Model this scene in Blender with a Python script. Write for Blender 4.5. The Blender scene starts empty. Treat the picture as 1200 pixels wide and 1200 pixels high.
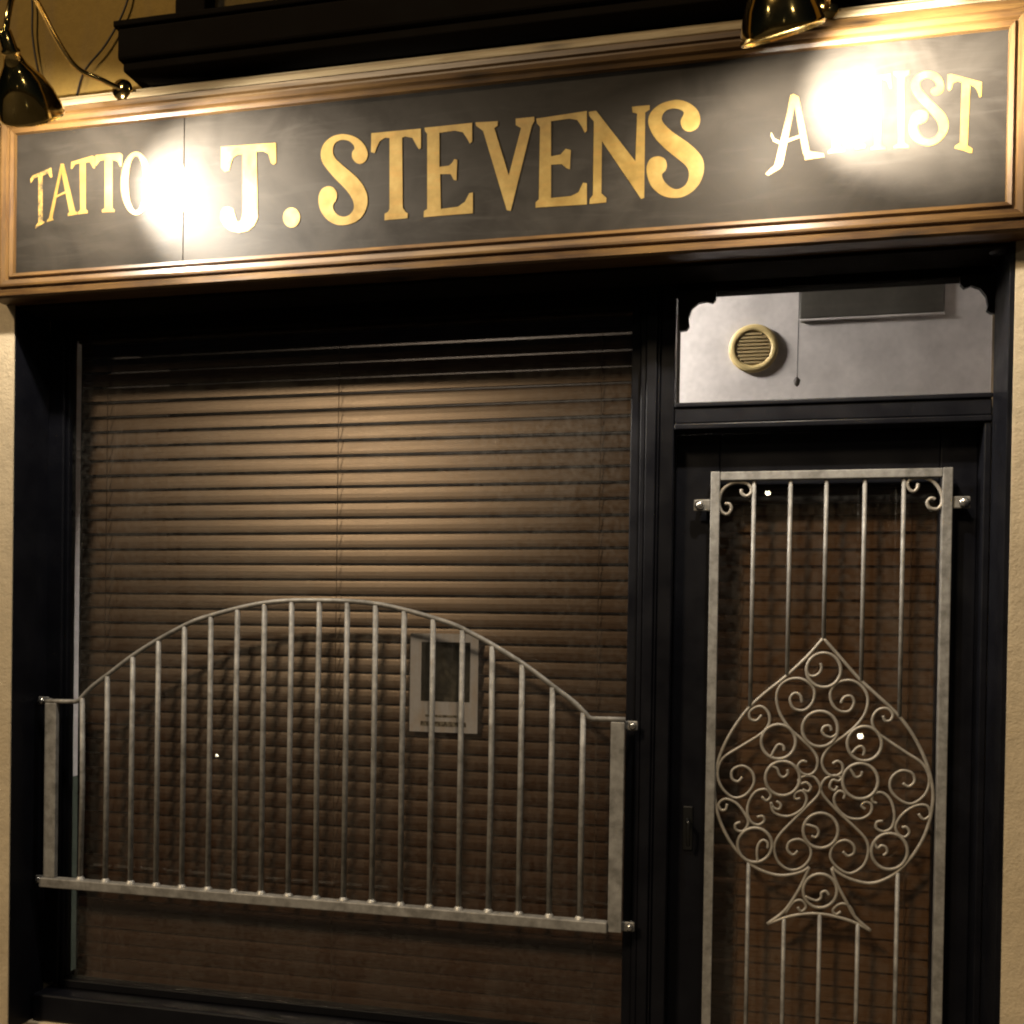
import bpy, bmesh, math, random
from mathutils import Vector, Matrix
from mathutils.geometry import tessellate_polygon
random.seed(7)
S = bpy.context.scene
COL = S.collection
R = math.radians

# ------------------------------------------------------------------ camera
CAM = Vector((0.62, -2.75, 1.5))
def cam_axes(yaw, pitch, roll):
    cy, sy, cp, sp, cr, sr = math.cos(yaw), math.sin(yaw), math.cos(pitch), math.sin(pitch), math.cos(roll), math.sin(roll)
    f = Vector((sy*cp, cy*cp, sp)); rt = Vector((cy, -sy, 0)); up = rt.cross(f)
    return rt*cr + up*sr, up*cr - rt*sr, f
RT, UP, FW = cam_axes(R(-12.9426), R(-0.65126), R(0.87128))
cd = bpy.data.cameras.new('camera'); cam = bpy.data.objects.new('camera', cd); COL.objects.link(cam)
cd.sensor_fit = 'HORIZONTAL'; cd.sensor_width = 36; cd.lens = 36; cd.shift_y = 148/1200
cd.clip_start = 0.05; cd.clip_end = 500
m = Matrix((( RT.x, UP.x, -FW.x, CAM.x), (RT.y, UP.y, -FW.y, CAM.y), (RT.z, UP.z, -FW.z, CAM.z), (0, 0, 0, 1)))
cam.matrix_world = m
S.camera = cam

# ------------------------------------------------------------------ night sky, street light, exposure
SUN_EL, SUN_AZ = R(37.5), R(-27.5)             # the street light: high, from the left of the shop
w = bpy.data.worlds.new('World'); S.world = w; w.use_nodes = True
nt = w.node_tree; bg = nt.nodes['Background']
sky = nt.nodes.new('ShaderNodeTexSky'); sky.sky_type = 'NISHITA'; sky.sun_disc = False
sky.sun_elevation = SUN_EL; sky.sun_rotation = math.pi - SUN_AZ*-1
nt.links.new(sky.outputs[0], bg.inputs[0]); bg.inputs[1].default_value = 0.0010
sl = bpy.data.lights.new('sun', 'SUN'); sl.energy = 1.4; sl.angle = R(7.5); sl.color = (1.0, 0.77, 0.49)
sun = bpy.data.objects.new('sun', sl); COL.objects.link(sun)
to_light = Vector((math.sin(SUN_AZ)*math.cos(SUN_EL), -math.cos(SUN_AZ)*math.cos(SUN_EL), math.sin(SUN_EL)))
sun.rotation_euler = to_light.to_track_quat('Z', 'Y').to_euler()
sun.location = to_light*12
cy = S.cycles; cy.filter_width = 2.1; cy.max_bounces = 5; cy.diffuse_bounces = 2; cy.glossy_bounces = 3; cy.transmission_bounces = 2; cy.transparent_max_bounces = 8; cy.caustics_reflective = False; cy.caustics_refractive = False
vs = S.view_settings
vs.view_transform = 'Standard'; vs.look = 'None'; vs.exposure = 0.0; vs.gamma = 1.0; vs.use_curve_mapping = False

# ------------------------------------------------------------------ helpers
def P(px, py, Y):
    """the point at depth Y of the shop that the photograph shows at pixel (px, py)"""
    d = RT*((px-600)/1200) - UP*((py-748)/1200) + FW
    return CAM + d*((Y-CAM.y)/d.y)

class Mat:
    def __init__(s, name):
        s.m = bpy.data.materials.new(name); s.m.use_nodes = True
        s.nt = s.m.node_tree; s.b = s.nt.nodes['Principled BSDF']; s.out = s.nt.nodes['Material Output']
    def n(s, t, **kw):
        x = s.nt.nodes.new(t)
        for k, v in kw.items(): setattr(x, k, v)
        return x
    def l(s, a, b): s.nt.links.new(a, b)
    def coord(s, scale=(1, 1, 1), kind='Object', rot=(0, 0, 0)):
        tc = s.n('ShaderNodeTexCoord'); mp = s.n('ShaderNodeMapping')
        mp.inputs['Scale'].default_value = scale; mp.inputs['Rotation'].default_value = rot
        s.l(tc.outputs[kind], mp.inputs[0]); return mp.outputs[0]
    def noise(s, vec, scale, detail=6, rough=.55, dist=0):
        x = s.n('ShaderNodeTexNoise'); s.l(vec, x.inputs['Vector'])
        x.inputs['Scale'].default_value = scale; x.inputs['Detail'].default_value = detail
        x.inputs['Roughness'].default_value = rough; x.inputs['Distortion'].default_value = dist
        return x.outputs['Fac']
    def ramp(s, fac, stops):
        x = s.n('ShaderNodeValToRGB'); s.l(fac, x.inputs[0]); e = x.color_ramp.elements
        while len(e) < len(stops): e.new(.5)
        for el, (p, c) in zip(e, stops):
            el.position = p; el.color = (c, c, c, 1) if isinstance(c, (int, float)) else (*c, 1)
        return x.outputs[0]
    def mix(s, fac, a, b, mode='MIX'):
        x = s.n('ShaderNodeMix', data_type='RGBA', blend_type=mode)
        if isinstance(fac, (int, float)): x.inputs[0].default_value = fac
        else: s.l(fac, x.inputs[0])
        for i, v in ((6, a), (7, b)):
            if isinstance(v, tuple): x.inputs[i].default_value = (*v, 1)
            else: s.l(v, x.inputs[i])
        return x.outputs[2]
    def bump(s, h, strength, dist=.002):
        x = s.n('ShaderNodeBump'); s.l(h, x.inputs['Height'])
        x.inputs['Strength'].default_value = strength; x.inputs['Distance'].default_value = dist
        s.l(x.outputs[0], s.b.inputs['Normal'])
    def set(s, base=None, rough=None, metal=None, spec=None, coat=None):
        for k, v in (('Base Color', base), ('Roughness', rough), ('Metallic', metal), ('Specular IOR Level', spec), ('Coat Weight', coat)):
            if v is None: continue
            if isinstance(v, tuple): s.b.inputs[k].default_value = (*v, 1)
            elif isinstance(v, (int, float)): s.b.inputs[k].default_value = v
            else: s.l(v, s.b.inputs[k])
        return s

M = {}
def mat_render(name, c0, c1):
    a = Mat(name); v = a.coord()
    big = a.noise(v, 2.2, 5); fine = a.noise(v, 38, 8, .6); grit = a.noise(v, 140, 4, .6)
    col = a.mix(a.ramp(big, [(.3, 0.), (.7, 1.)]), c0, c1)
    col = a.mix(a.ramp(fine, [(.35, .35), (.6, 0.)]), col, tuple(x*.62 for x in c0))
    stain = a.noise(a.coord((5, 5, .7)), 1.5, 6)
    col = a.mix(a.ramp(stain, [(.55, 0.), (.75, .35)]), col, (.22, .16, .10))
    h = a.mix(.5, fine, grit)
    a.set(base=col, rough=.9, spec=.2); a.bump(h, .55, .007); return a.m
M['render'] = mat_render('cream_render', (.73, .60, .41), (.65, .525, .345))
M['upper_render'] = mat_render('ochre_render', (.40, .255, .065), (.32, .20, .048))

def mat_paint(name, c, rough=.42, spec=.45):
    a = Mat(name); v = a.coord()
    n1 = a.noise(v, 9, 6); n2 = a.noise(a.coord((60, 60, 3)), 1, 5)
    col = a.mix(a.ramp(n1, [(.35, 0.), (.7, 1.)]), c, tuple(x*1.25 for x in c))
    a.set(base=col, rough=a.ramp(n1, [(.3, rough-.1), (.75, rough+.14)]), spec=spec); a.bump(n2, .15, .001); return a.m
M['navy'] = mat_paint('navy_black_gloss', (.0042, .0044, .0068), .45, .22)
M['tar'] = mat_paint('tarred_timber', (.008, .006, .004), .85, .06)  # matt near-black timber; on the room walls it stands in for shade
M['black'] = mat_paint('black_paint', (.008, .0075, .007), .5)
M['white'] = mat_paint('white_wall_paint', (.62, .58, .55), .6, .2)
M['cabinet'] = mat_paint('grey_brown_panel', (.085, .078, .064), .5)
M['greygreen'] = mat_paint('grey_green_paint', (.10, .12, .09), .5)

def mat_wood(name, dark, mid, light, axis, rough=.38):
    a = Mat(name)
    sc = {'x': (1.2, 26, 26), 'z': (26, 26, 1.2)}[axis]
    g = a.noise(a.coord(sc), 3.2, 8, .6, .6); g2 = a.noise(a.coord(tuple(q*2.3 for q in sc)), 5, 5, .6)
    kn = a.n('ShaderNodeTexVoronoi'); a.l(a.coord({'x': (1.9, 7, 7), 'z': (7, 7, 1.9)}[axis]), kn.inputs['Vector']); kn.inputs['Scale'].default_value = 1.6
    blotch = a.noise(a.coord({'x': (1.5, 3, 3), 'z': (3, 3, 1.5)}[axis]), 2.4, 4)
    col = a.ramp(g, [(.28, dark), (.5, mid), (.72, light)])
    col = a.mix(a.ramp(g2, [(.4, .45), (.62, 0.)]), col, dark)
    col = a.mix(a.ramp(blotch, [(.42, .0), (.68, .55)]), col, light)
    col = a.mix(a.ramp(kn.outputs['Distance'], [(.06, .95), (.22, 0.)]), col, tuple(x*.28 for x in dark))
    a.set(base=col, rough=a.ramp(g, [(.3, rough+.12), (.7, rough-.05)]), spec=.5, coat=.12)
    a.b.inputs['Coat Roughness'].default_value = .25
    a.bump(g, .35, .0015); return a.m
PINE = ((.026, .0115, .0035), (.090, .043, .0125), (.18, .100, .031))
M['pine_x'] = mat_wood('stained_pine', *PINE, 'x'); M['pine_z'] = mat_wood('stained_pine_upright', *PINE, 'z')
M['cream_wood'] = mat_wood('pale_weathered_timber', (.30, .21, .10), (.46, .35, .19), (.56, .45, .27), 'x', .55)

a = Mat('satin_black_board'); v = a.coord()
sm = a.noise(v, 5.5, 7, .6, .8); sw = a.noise(a.coord((2.2, 1, 14)), 2, 6, .6, 1.0); fn = a.noise(v, 90, 4)
col = a.mix(a.ramp(sm, [(.33, 0.), (.66, 1.)]), (.017, .0145, .0115), (.031, .0265, .021))
col = a.mix(a.ramp(sw, [(.52, 0.), (.74, .5)]), col, (.043, .038, .031))
a.set(base=col, rough=a.ramp(sm, [(.3, .46), (.68, .62)]), spec=.08); a.bump(fn, .12, .0006); M['board'] = a.m

a = Mat('gold_leaf_paint'); v = a.coord(); g = a.noise(v, 16, 7, .65); st = a.noise(a.coord((9, 9, 40)), 2, 5)
col = a.ramp(g, [(.3, (.165, .100, .022)), (.55, (.24, .156, .038)), (.75, (.31, .215, .062))])
col = a.mix(a.ramp(st, [(.5, 0.), (.75, .4)]), col, (.30, .15, .03))
a.set(base=col, rough=a.ramp(g, [(.3, .34), (.7, .52)]), metal=.25); a.bump(st, .15, .0006); M['gold'] = a.m
a = Mat('gold_paint_worn'); v = a.coord(); g = a.noise(v, 55, 7, .7)
col = a.mix(a.ramp(g, [(.38, 1.), (.6, 0.)]), (.50, .31, .07), (.05, .042, .03))
a.set(base=col, rough=.5, metal=.3); M['gold_worn'] = a.m

a = Mat('polished_brass'); v = a.coord(); g = a.noise(v, 22, 5)
a.set(base=a.ramp(g, [(.35, (.62, .44, .15)), (.7, (.80, .60, .25))]), rough=a.ramp(g, [(.3, .08), (.7, .15)]), metal=1.0); M['brass'] = a.m
a = Mat('white_shade_lining'); a.set(base=(.7, .66, .58), rough=.5); M['lining'] = a.m

a = Mat('galvanised_steel'); v = a.coord(); g = a.noise(v, 26, 7, .65); sp = a.n('ShaderNodeTexVoronoi'); a.l(v, sp.inputs['Vector']); sp.inputs['Scale'].default_value = 70
col = a.ramp(g, [(.3, (.16, .152, .138)), (.55, (.31, .297, .275)), (.75, (.42, .405, .38))])
bw = a.n('ShaderNodeRGBToBW'); a.l(sp.outputs['Color'], bw.inputs[0]); col = a.mix(.3, col, a.ramp(bw.outputs[0], [(0, .25), (1, .75)]), 'SOFT_LIGHT')
rust = a.noise(v, 7, 8, .7)
col = a.mix(a.ramp(rust, [(.62, 0.), (.78, .5)]), col, (.16, .10, .05))
a.set(base=col, rough=a.ramp(g, [(.3, .62), (.7, .46)]), metal=.2); a.bump(g, .2, .001); M['galv'] = a.m
a = Mat('scroll_steel'); v = a.coord(); g = a.noise(v, 30, 6, .65)
a.set(base=a.ramp(g, [(.3, (.28, .25, .205)), (.7, (.48, .435, .37))]), rough=.46, metal=.25); M['scroll'] = a.m
a = Mat('bright_bolt'); a.set(base=(.62, .60, .57), rough=.25, metal=.9); M['bolt'] = a.m
a = Mat('weld_bead'); v = a.coord(); g = a.noise(v, 240, 4); a.set(base=(.56, .54, .50), rough=.4, metal=.4); a.bump(g, .6, .002); M['weld'] = a.m
a = Mat('dark_iron'); a.set(base=(.05, .05, .05), rough=.3, metal=.8); M['iron'] = a.m

a = Mat('brown_slat'); v = a.coord((1.5, 40, 40)); g = a.noise(v, 2.2, 7, .6, .4); oi = a.n('ShaderNodeObjectInfo')
col = a.ramp(g, [(.3, (.050, .0205, .0085)), (.7, (.076, .032, .0135))])
col = a.mix(a.ramp(oi.outputs['Random'], [(0, 0.), (1, .35)]), col, (.045, .020, .009))
a.set(base=col, rough=a.ramp(g, [(.3, .26), (.7, .30)]), spec=.68); a.b.inputs['Specular Tint'].default_value = (1, .78, .62, 1); a.bump(g, .08, .0006); M['slat'] = a.m
a = Mat('red_brown_slat'); v = a.coord((1.5, 40, 40)); g = a.noise(v, 2.2, 7, .6, .4); oi = a.n('ShaderNodeObjectInfo')  # brown slat colour lightened to make up for weak light on the door blind
col = a.ramp(g, [(.3, (.15, .076, .035)), (.7, (.205, .108, .051))])
col = a.mix(a.ramp(oi.outputs['Random'], [(0, 0.), (1, .35)]), col, (.165, .07, .028))
a.set(base=col, rough=a.ramp(g, [(.3, .26), (.7, .30)]), spec=.68); a.b.inputs['Specular Tint'].default_value = (1, .78, .62, 1); a.bump(g, .08, .0006); M['door_slat'] = a.m
a = Mat('brown_cord'); a.set(base=(.10, .06, .035), rough=.8); M['cord'] = a.m

a = Mat('window_glass')
tr = a.n('ShaderNodeBsdfTransparent'); tr.inputs[0].default_value = (.985, .99, .985, 1)
gl = a.n('ShaderNodeBsdfGlossy'); gl.inputs['Roughness'].default_value = 0
fr = a.n('ShaderNodeFresnel'); fr.inputs[0].default_value = 1.38
mx = a.n('ShaderNodeMixShader'); a.l(fr.outputs[0], mx.inputs[0]); a.l(tr.outputs[0], mx.inputs[1]); a.l(gl.outputs[0], mx.inputs[2])
df = a.n('ShaderNodeBsdfDiffuse'); df.inputs[0].default_value = (.5, .47, .42, 1); m2 = a.n('ShaderNodeMixShader')
dirt = a.mix(.5, a.noise(a.coord((3, 3, 1)), 1.6, 7, .65, 1.2), a.noise(a.coord(), 60, 3))
a.l(a.ramp(dirt, [(.42, .004), (.64, .05)]), m2.inputs[0]); a.l(mx.outputs[0], m2.inputs[1]); a.l(df.outputs[0], m2.inputs[2])
a.l(m2.outputs[0], a.out.inputs[0]); M['glass'] = a.m

def mat_emit(name, c, s):
    a = Mat(name); a.set(base=(.8, .8, .8), rough=.4); a.b.inputs['Emission Color'].default_value = (*c, 1); a.b.inputs['Emission Strength'].default_value = s; return a.m
M['bulb'] = mat_emit('lit_bulb', (1, .9, .72), 60)
M['room_light'] = mat_emit('lit_ceiling_dome', (1, .92, .86), 640)
M['far_light'] = mat_emit('lit_street_lantern', (1, .88, .62), 60)

a = Mat('poster_paper'); v = a.coord(); n1 = a.noise(a.coord((26, 1, 9)), 1.4, 5); n2 = a.noise(a.coord((70, 1, 220)), 1, 3)
col = a.mix(a.ramp(n1, [(.45, 0.), (.7, .8)]), (.92, .87, .92), (.84, .70, .62))
a.set(base=col, rough=.55); M['paper'] = a.m
a = Mat('poster_photo'); n1 = a.noise(a.coord((9, 1, 6)), 1.3, 6, .6, .5); n2 = a.noise(a.coord((30, 1, 14)), 1.5, 5)
col = a.ramp(n1, [(.34, (.010, .009, .007)), (.54, (.045, .04, .03)), (.72, (.20, .18, .15))]); col = a.mix(a.ramp(n2, [(.5, 0.), (.8, .4)]), col, (.14, .11, .07))
a.set(base=col, rough=.4); M['photo'] = a.m
a = Mat('faded_print'); n1 = a.noise(a.coord((160, 1, 60)), 1.3, 3)
a.set(base=a.ramp(n1, [(.42, (.12, .09, .06)), (.58, (.50, .44, .36))]), rough=.6); M['print'] = a.m
a = Mat('aged_cream_plastic'); a.set(base=(.55, .42, .18), rough=.5); M['cream_plastic'] = a.m
a = Mat('vent_mesh'); a.set(base=(.36, .27, .12), rough=.7); M['vent_mesh'] = a.m
a = Mat('black_rubber'); a.set(base=(.02, .012, .008), rough=.6); M['rubber'] = a.m
a = Mat('paving'); v = a.coord(); br = a.n('ShaderNodeTexBrick'); a.l(v, br.inputs['Vector']); br.inputs['Scale'].default_value = 1.2
br.inputs['Color1'].default_value = (.20, .18, .16, 1); br.inputs['Color2'].default_value = (.15, .14, .12, 1); br.inputs['Mortar'].default_value = (.06, .055, .05, 1)
a.set(base=a.mix(a.noise(v, 9, 7), br.outputs['Color'], (.1, .09, .08)), rough=.8); M['paving'] = a.m
a = Mat('dark_asphalt'); v = a.coord(); a.set(base=a.ramp(a.noise(v, 60, 6), [(.3, .03), (.7, .065)]), rough=.85); M['asphalt'] = a.m

def link(name, me, mat, parent=None, loc=None, smooth=False):
    o = bpy.data.objects.new(name, me); COL.objects.link(o)
    if mat and not me.materials: me.materials.append(M[mat])
    if smooth:
        for p in me.polygons: p.use_smooth = True
    if parent:
        o.parent = parent
        base = parent.get('_base')
        if loc is None: loc = (0, 0, 0) if base is None else tuple(-x for x in base)
        elif base is not None: loc = tuple(l-b for l, b in zip(loc, base))
    o.location = loc or (0, 0, 0)
    return o
def tag(o, label, cat, group=None):
    o['label'] = label; o['category'] = cat
    if group: o['group'] = group
    return o
def thing(name, label, cat, base=(0, 0, 0), group=None):
    o = bpy.data.objects.new(name, None); COL.objects.link(o); o.location = base; o['_base'] = list(base); o.empty_display_size = .1
    return tag(o, label, cat, group)

class MB:
    def __init__(s): s.bm = bmesh.new()
    def box(s, x0, x1, y0, y1, z0, z1, bev=0, seg=2):
        t = bmesh.new(); bmesh.ops.create_cube(t, size=1)
        for v in t.verts: v.co = Vector(((x0+x1)/2+v.co.x*(x1-x0), (y0+y1)/2+v.co.y*(y1-y0), (z0+z1)/2+v.co.z*(z1-z0)))
        if bev: bmesh.ops.bevel(t, geom=t.edges[:], offset=bev, segments=seg, affect='EDGES', profile=.5)
        return s.merge(t)
    def merge(s, t):
        me = bpy.data.meshes.new('t'); t.to_mesh(me); t.free(); s.bm.from_mesh(me); bpy.data.meshes.remove(me); return s
    def tube(s, pts, r, n=8, closed=False, cap=True):
        pts = [Vector(p) for p in pts]; N = len(pts); rs = r if isinstance(r, (list, tuple)) else [r]*N
        tan = []
        for i in range(N):
            a_, b_ = (pts[i-1], pts[(i+1) % N]) if closed else (pts[max(i-1, 0)], pts[min(i+1, N-1)])
            tan.append((b_-a_).normalized())
        ref = Vector((0, 1, 0)) if abs(tan[0].y) < .9 else Vector((1, 0, 0))
        rings = []; nrm = (ref - tan[0]*ref.dot(tan[0])).normalized()
        for i in range(N):
            nrm = (nrm - tan[i]*nrm.dot(tan[i])).normalized(); bi = tan[i].cross(nrm)
            rings.append([s.bm.verts.new(pts[i] + (nrm*math.cos(2*math.pi*k/n) + bi*math.sin(2*math.pi*k/n))*rs[i]) for k in range(n)])
        for i in range(N if closed else N-1):
            A, B = rings[i], rings[(i+1) % N]
            for k in range(n): s.bm.faces.new((A[k], A[(k+1) % n], B[(k+1) % n], B[k]))
        if cap and not closed: s.bm.faces.new(rings[0][::-1]); s.bm.faces.new(rings[-1])
        return s
    def prism(s, pts, y0, y1):
        """outline in x-z, between depth y0 (front) and y1"""
        A = [s.bm.verts.new((p[0], y0, p[1])) for p in pts]; B = [s.bm.verts.new((p[0], y1, p[1])) for p in pts]
        n = len(pts)
        for tri in tessellate_polygon([[Vector((p[0], p[1], 0)) for p in pts]]):
            s.bm.faces.new([A[i] for i in tri]); s.bm.faces.new([B[i] for i in tri[::-1]])
        for i in range(n): s.bm.faces.new((A[i], B[i], B[(i+1) % n], A[(i+1) % n]))
        return s
    def lathe(s, prof, c, axis, n=40):
        c = Vector(c); ax = Vector(axis).normalized(); u = ax.orthogonal().normalized(); v_ = ax.cross(u); rings = []
        for h, r in prof:
            rings.append([s.bm.verts.new(c + ax*h + (u*math.cos(2*math.pi*k/n) + v_*math.sin(2*math.pi*k/n))*max(r, 1e-4)) for k in range(n)])
        for A, B in zip(rings, rings[1:]):
            for k in range(n): s.bm.faces.new((A[k], A[(k+1) % n], B[(k+1) % n], B[k]))
        return s
    def mesh(s, name):
        bmesh.ops.recalc_face_normals(s.bm, faces=s.bm.faces[:]); me = bpy.data.meshes.new(name); s.bm.to_mesh(me); s.bm.free(); return me
    def build(s, name, mat, parent=None, smooth=False):
        return link(name, s.mesh(name), mat, parent, None, smooth)
def box(name, mat, parent, x0, x1, y0, y1, z0, z1, bev=.002):
    return MB().box(x0, x1, y0, y1, z0, z1, bev).build(name, mat, parent)
def crom(pts, sub=6, closed=False):
    pts = [Vector(p) for p in pts]; N = len(pts); out = []
    for i in range(N if closed else N-1):
        g = (lambda k: pts[k % N]) if closed else (lambda k: pts[min(max(k, 0), N-1)])
        p0, p1, p2, p3 = g(i-1), g(i), g(i+1), g(i+2)
        for j in range(sub):
            t = j/sub
            out.append(.5*((2*p1) + (p2-p0)*t + (2*p0-5*p1+4*p2-p3)*t*t + (3*p1-p0-3*p2+p3)*t**3))
    if not closed: out.append(pts[-1])
    return out

# ------------------------------------------------------------------ the setting
def structure(o): o['kind'] = 'structure'; return o
structure(box('pavement', 'paving', None, -12, 12, -1.9, 0.4, -.3, 0, .01))
structure(box('road', 'asphalt', None, -60, 60, -40, -1.9, -.4, -.12, 0))

# opening of the shopfront in the wall
OX0, OX1, OZ, YW = -1.575, 1.241, 2.47, -.04
bld = thing('shop_building', 'cream roughcast building around the dark shopfront', 'building', (-.2, .1, 0))
box('wall', 'render', bld, -4.2, OX0, YW, .45, 0, 3.02, 0)
box('wall', 'render', bld, OX1, 4.0, YW, .20, 0, 3.02, 0)
up = box('wall', 'upper_render', bld, -4.2, 4.0, .002, .45, 3.02, 6.2, 0); up['label'] = 'ochre upper wall above the sign'
box('lintel', 'black', bld, OX0, OX1, -.036, .12, OZ, 3.02, 0); box('lintel', 'black', bld, OX0, .405, .1205, .45, OZ, 3.02, 0); box('lintel', 'black', bld, .4055, 1.62, .2005, .45, 2.66, 3.02, 0); box('lintel', 'black', bld, .4055, OX1, .1205, .2003, OZ, 3.02, 0)
box('stall_riser', 'render', bld, OX0, .30, .045, .20, 0, .232, .004)

# dark first-floor ledge with its window posts
YL = -.135
zt, zb = P(137, 25, YL).z, P(137, 82, YL).z
xl = P(137, 50, YL).x
ledge = thing('window_ledge', 'long dark window ledge with posts on the wall above the sign', 'window ledge', (0, 0, zb))
box('ledge_board', 'tar', ledge, xl, 1.9, YL, .0, zb+.028, zt-.02, .008)
box('lip', 'tar', ledge, xl+.012, 1.9, YL+.012, .0, zb, zb+.026, .004)
box('top_board', 'tar', ledge, xl-.01, 1.9, YL-.006, 0.0, zt-.018, zt, .004)
for x0, x1 in ((P(205, 5, -.06).x, P(240, 5, -.06).x), (.45, .52), (1.3, 1.37)):
    box('post', 'tar', ledge, x0, x1, -.06, 0.0, zt+.001, 4.6, .004)
box('pane', 'glass', ledge, -.98, 1.30, -.022, -.016, zt+.002, 4.6, 0)

# ------------------------------------------------------------------ shopfront joinery
YF = .12
sf = thing('shopfront_frame', 'navy black timber shopfront frame holding the large window and transom', 'shopfront', (-.2, YF, .23))
box('reveal', 'navy', sf, OX0-.001, OX0+.003, YW+.004, YF, .232, OZ, .001)
box('reveal', 'navy', sf, OX1-.012, OX1+.001, YW+.004, YF, 0, OZ, .001)
box('post', 'navy', sf, OX0-.03, -1.519, YF, .172, .33, 2.415, .004)
box('bead', 'navy', sf, -1.519, -1.507, YF+.012, .17, .335, 2.402, .003)
box('head', 'tar', sf, OX0+.004, .300, YF+.001, .172, 2.402, OZ-.001, .003)
box('head', 'tar', sf, .410, OX1-.012, YF+.02, .20, 2.437, OZ-.001, .003)
box('soffit', 'tar', sf, OX0+.012, OX1-.012, .006-.04, .1035, OZ-.022, OZ-.002, .002)
box('sill', 'navy', sf, OX0+.012, .300, .055, .175, .234, .318, .006)
box('bottom_rail', 'navy', sf, -1.519, .300, YF+.006, .172, .319, .345, .003)
for x0, x1, y0 in ((.290, .318, .128), (.318, .334, .112), (.334, .364, .104), (.364, .372, .112), (.372, .412, .120)):
    box('mullion', 'navy', sf, x0+.0004, x1-.0004, y0, .178, .05, OZ-.001, .003)
box('transom_bar', 'navy', sf, .4125, OX1-.0125, YF, .20, 2.068, 2.112, .004)
box('transom_bead', 'navy', sf, .4125, OX1-.0125, YF-.006, .20, 2.1125, 2.1255, .003)
box('transom_bead', 'navy', sf, .4125, OX1-.0125, YF-.004, .19, 2.052, 2.0675, .003)
box('post', 'navy', sf, OX1-.030, OX1-.0124, YF+.002, .20, .0, 2.0518, .003)
box('window_pane', 'glass', sf, -1.507, .290, .150, .154, .345, 2.402, 0)
box('transom_pane', 'glass', sf, .4125, OX1-.0125, .160, .164, 2.126, 2.437, 0)
def zp(pts, ox, oy, s): return [(ox+x/s, oy+y/s) for x, y in pts]
def trace(pts, Y): return [(p.x, p.z) for p in (P(x, y, Y) for x, y in pts)]
for pts in ([(216, 100), (216, 163), (206, 176), (188, 171), (160, 176), (138, 195), (128, 225), (131, 250), (122, 263), (98, 266), (92, 100)],
            [(994, 60), (998, 118), (1010, 130), (1032, 121), (1060, 130), (1080, 155), (1086, 185), (1082, 200), (1095, 209), (1124, 209), (1124, 60)]):
    MB().prism(trace(zp(pts, 760, 290, 2.727), .140), .140, .156).build('corner_bracket', 'black', sf)
box('door_stop', 'navy', sf, .395, .432, .233, .248, .0, 2.085, .002); box('door_stop', 'navy', sf, OX1-.052, OX1-.0125, .233, .248, .0, 2.085, .002); box('door_stop', 'navy', sf, .4325, OX1-.0525, .2335, .2475, 2.03, 2.085, .002)
c = P(1160, 298, YF-.02); MB().lathe([(-.004, 0), (-.004, .018), (0, .022), (.012, .022)], (c.x, .005, 2.449), (0, 0, 1), 20).build('cover_plate', 'iron', sf, True)

# ------------------------------------------------------------------ door
DX0, DX1, DY = .414, OX1-.0305, .186
door = thing('shop_door', 'navy black half glazed shop door behind the spade grille', 'door', (.82, DY, 0.01))
GX0, GX1, GZ0, GZ1 = .537, 1.116, .24, 1.905
box('stile', 'navy', door, DX0, GX0, DY, DY+.045, .012, 2.050, .004)
box('stile', 'navy', door, GX1, DX1, DY, DY+.045, .012, 2.050, .004)
box('top_rail', 'navy', door, GX0+.0003, GX1-.0003, DY+.001, DY+.044, GZ1, 2.049, .003)
box('bottom_rail', 'navy', door, GX0+.0003, GX1-.0003, DY+.001, DY+.044, .013, GZ0, .003)
box('pane', 'glass', door, GX0, GX1, DY+.022, DY+.026, GZ0, GZ1, 0)
hp = P(806, 965, DY)
hd = MB().box(hp.x-.014, hp.x+.014, DY-.006, DY-.0005, hp.z-.075, hp.z+.05, .003).build('handle_plate', 'iron', door)
MB().tube(crom([(hp.x, DY-.004, hp.z+.012), (hp.x, DY-.035, hp.z+.012), (hp.x+.004, DY-.045, hp.z+.008), (hp.x+.004, DY-.044, hp.z-.03), (hp.x+.004, DY-.036, hp.z-.055)]), .0055).build('handle', 'iron', hd, True)

# ------------------------------------------------------------------ room behind the glass
ROOM_Y = .80
structure(box('room_ceiling', 'white', None, -1.75, 1.7, .452, 1.6, 2.98, 3.05, 0))
structure(box('room_floor', 'asphalt', None, -1.75, 1.7, .402, 1.6, -.1, 0.01, 0))
structure(box('room_wall_back', 'white', None, .38, 1.7, ROOM_Y, .90, .012, 2.978, 0)); structure(box('room_wall_dark', 'tar', None, -1.75, .3795, ROOM_Y, .90, .012, 2.978, 0))  # window half painted near-black so slat gaps show unlit depth
structure(box('room_wall_left', 'white', None, -1.72, -1.558, .175, .262, .98, 2.465, 0)); structure(box('room_wall_left', 'tar', None, -1.72, -1.562, .2625, ROOM_Y-.002, .012, 2.465, 0))  # rear stretch painted near-black too, as shade seen through the slats
box('panelling', 'greygreen', bld, -1.72, -1.556, .175, .262, .33, .978, .002)['label'] = 'grey green lower lining beside the window blind'
structure(box('room_wall_right', 'white', None, 1.62, 1.7, .2005, ROOM_Y-.002, .012, 2.978, 0))
cl = thing('ceiling_light', 'lit dome light on the ceiling inside the shop, behind the blind', 'ceiling light', (-.35, .50, 2.90))
MB().lathe([(0, .001), (.012, .07), (.04, .11), (.06, .12)], (-.35, .50, 2.90), (0, 0, 1), 24).build('dome', 'room_light', cl, True)
MB().lathe([(.06, .125), (.079, .125)], (-.35, .50, 2.90), (0, 0, 1), 24).build('base', 'white', cl)

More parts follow.
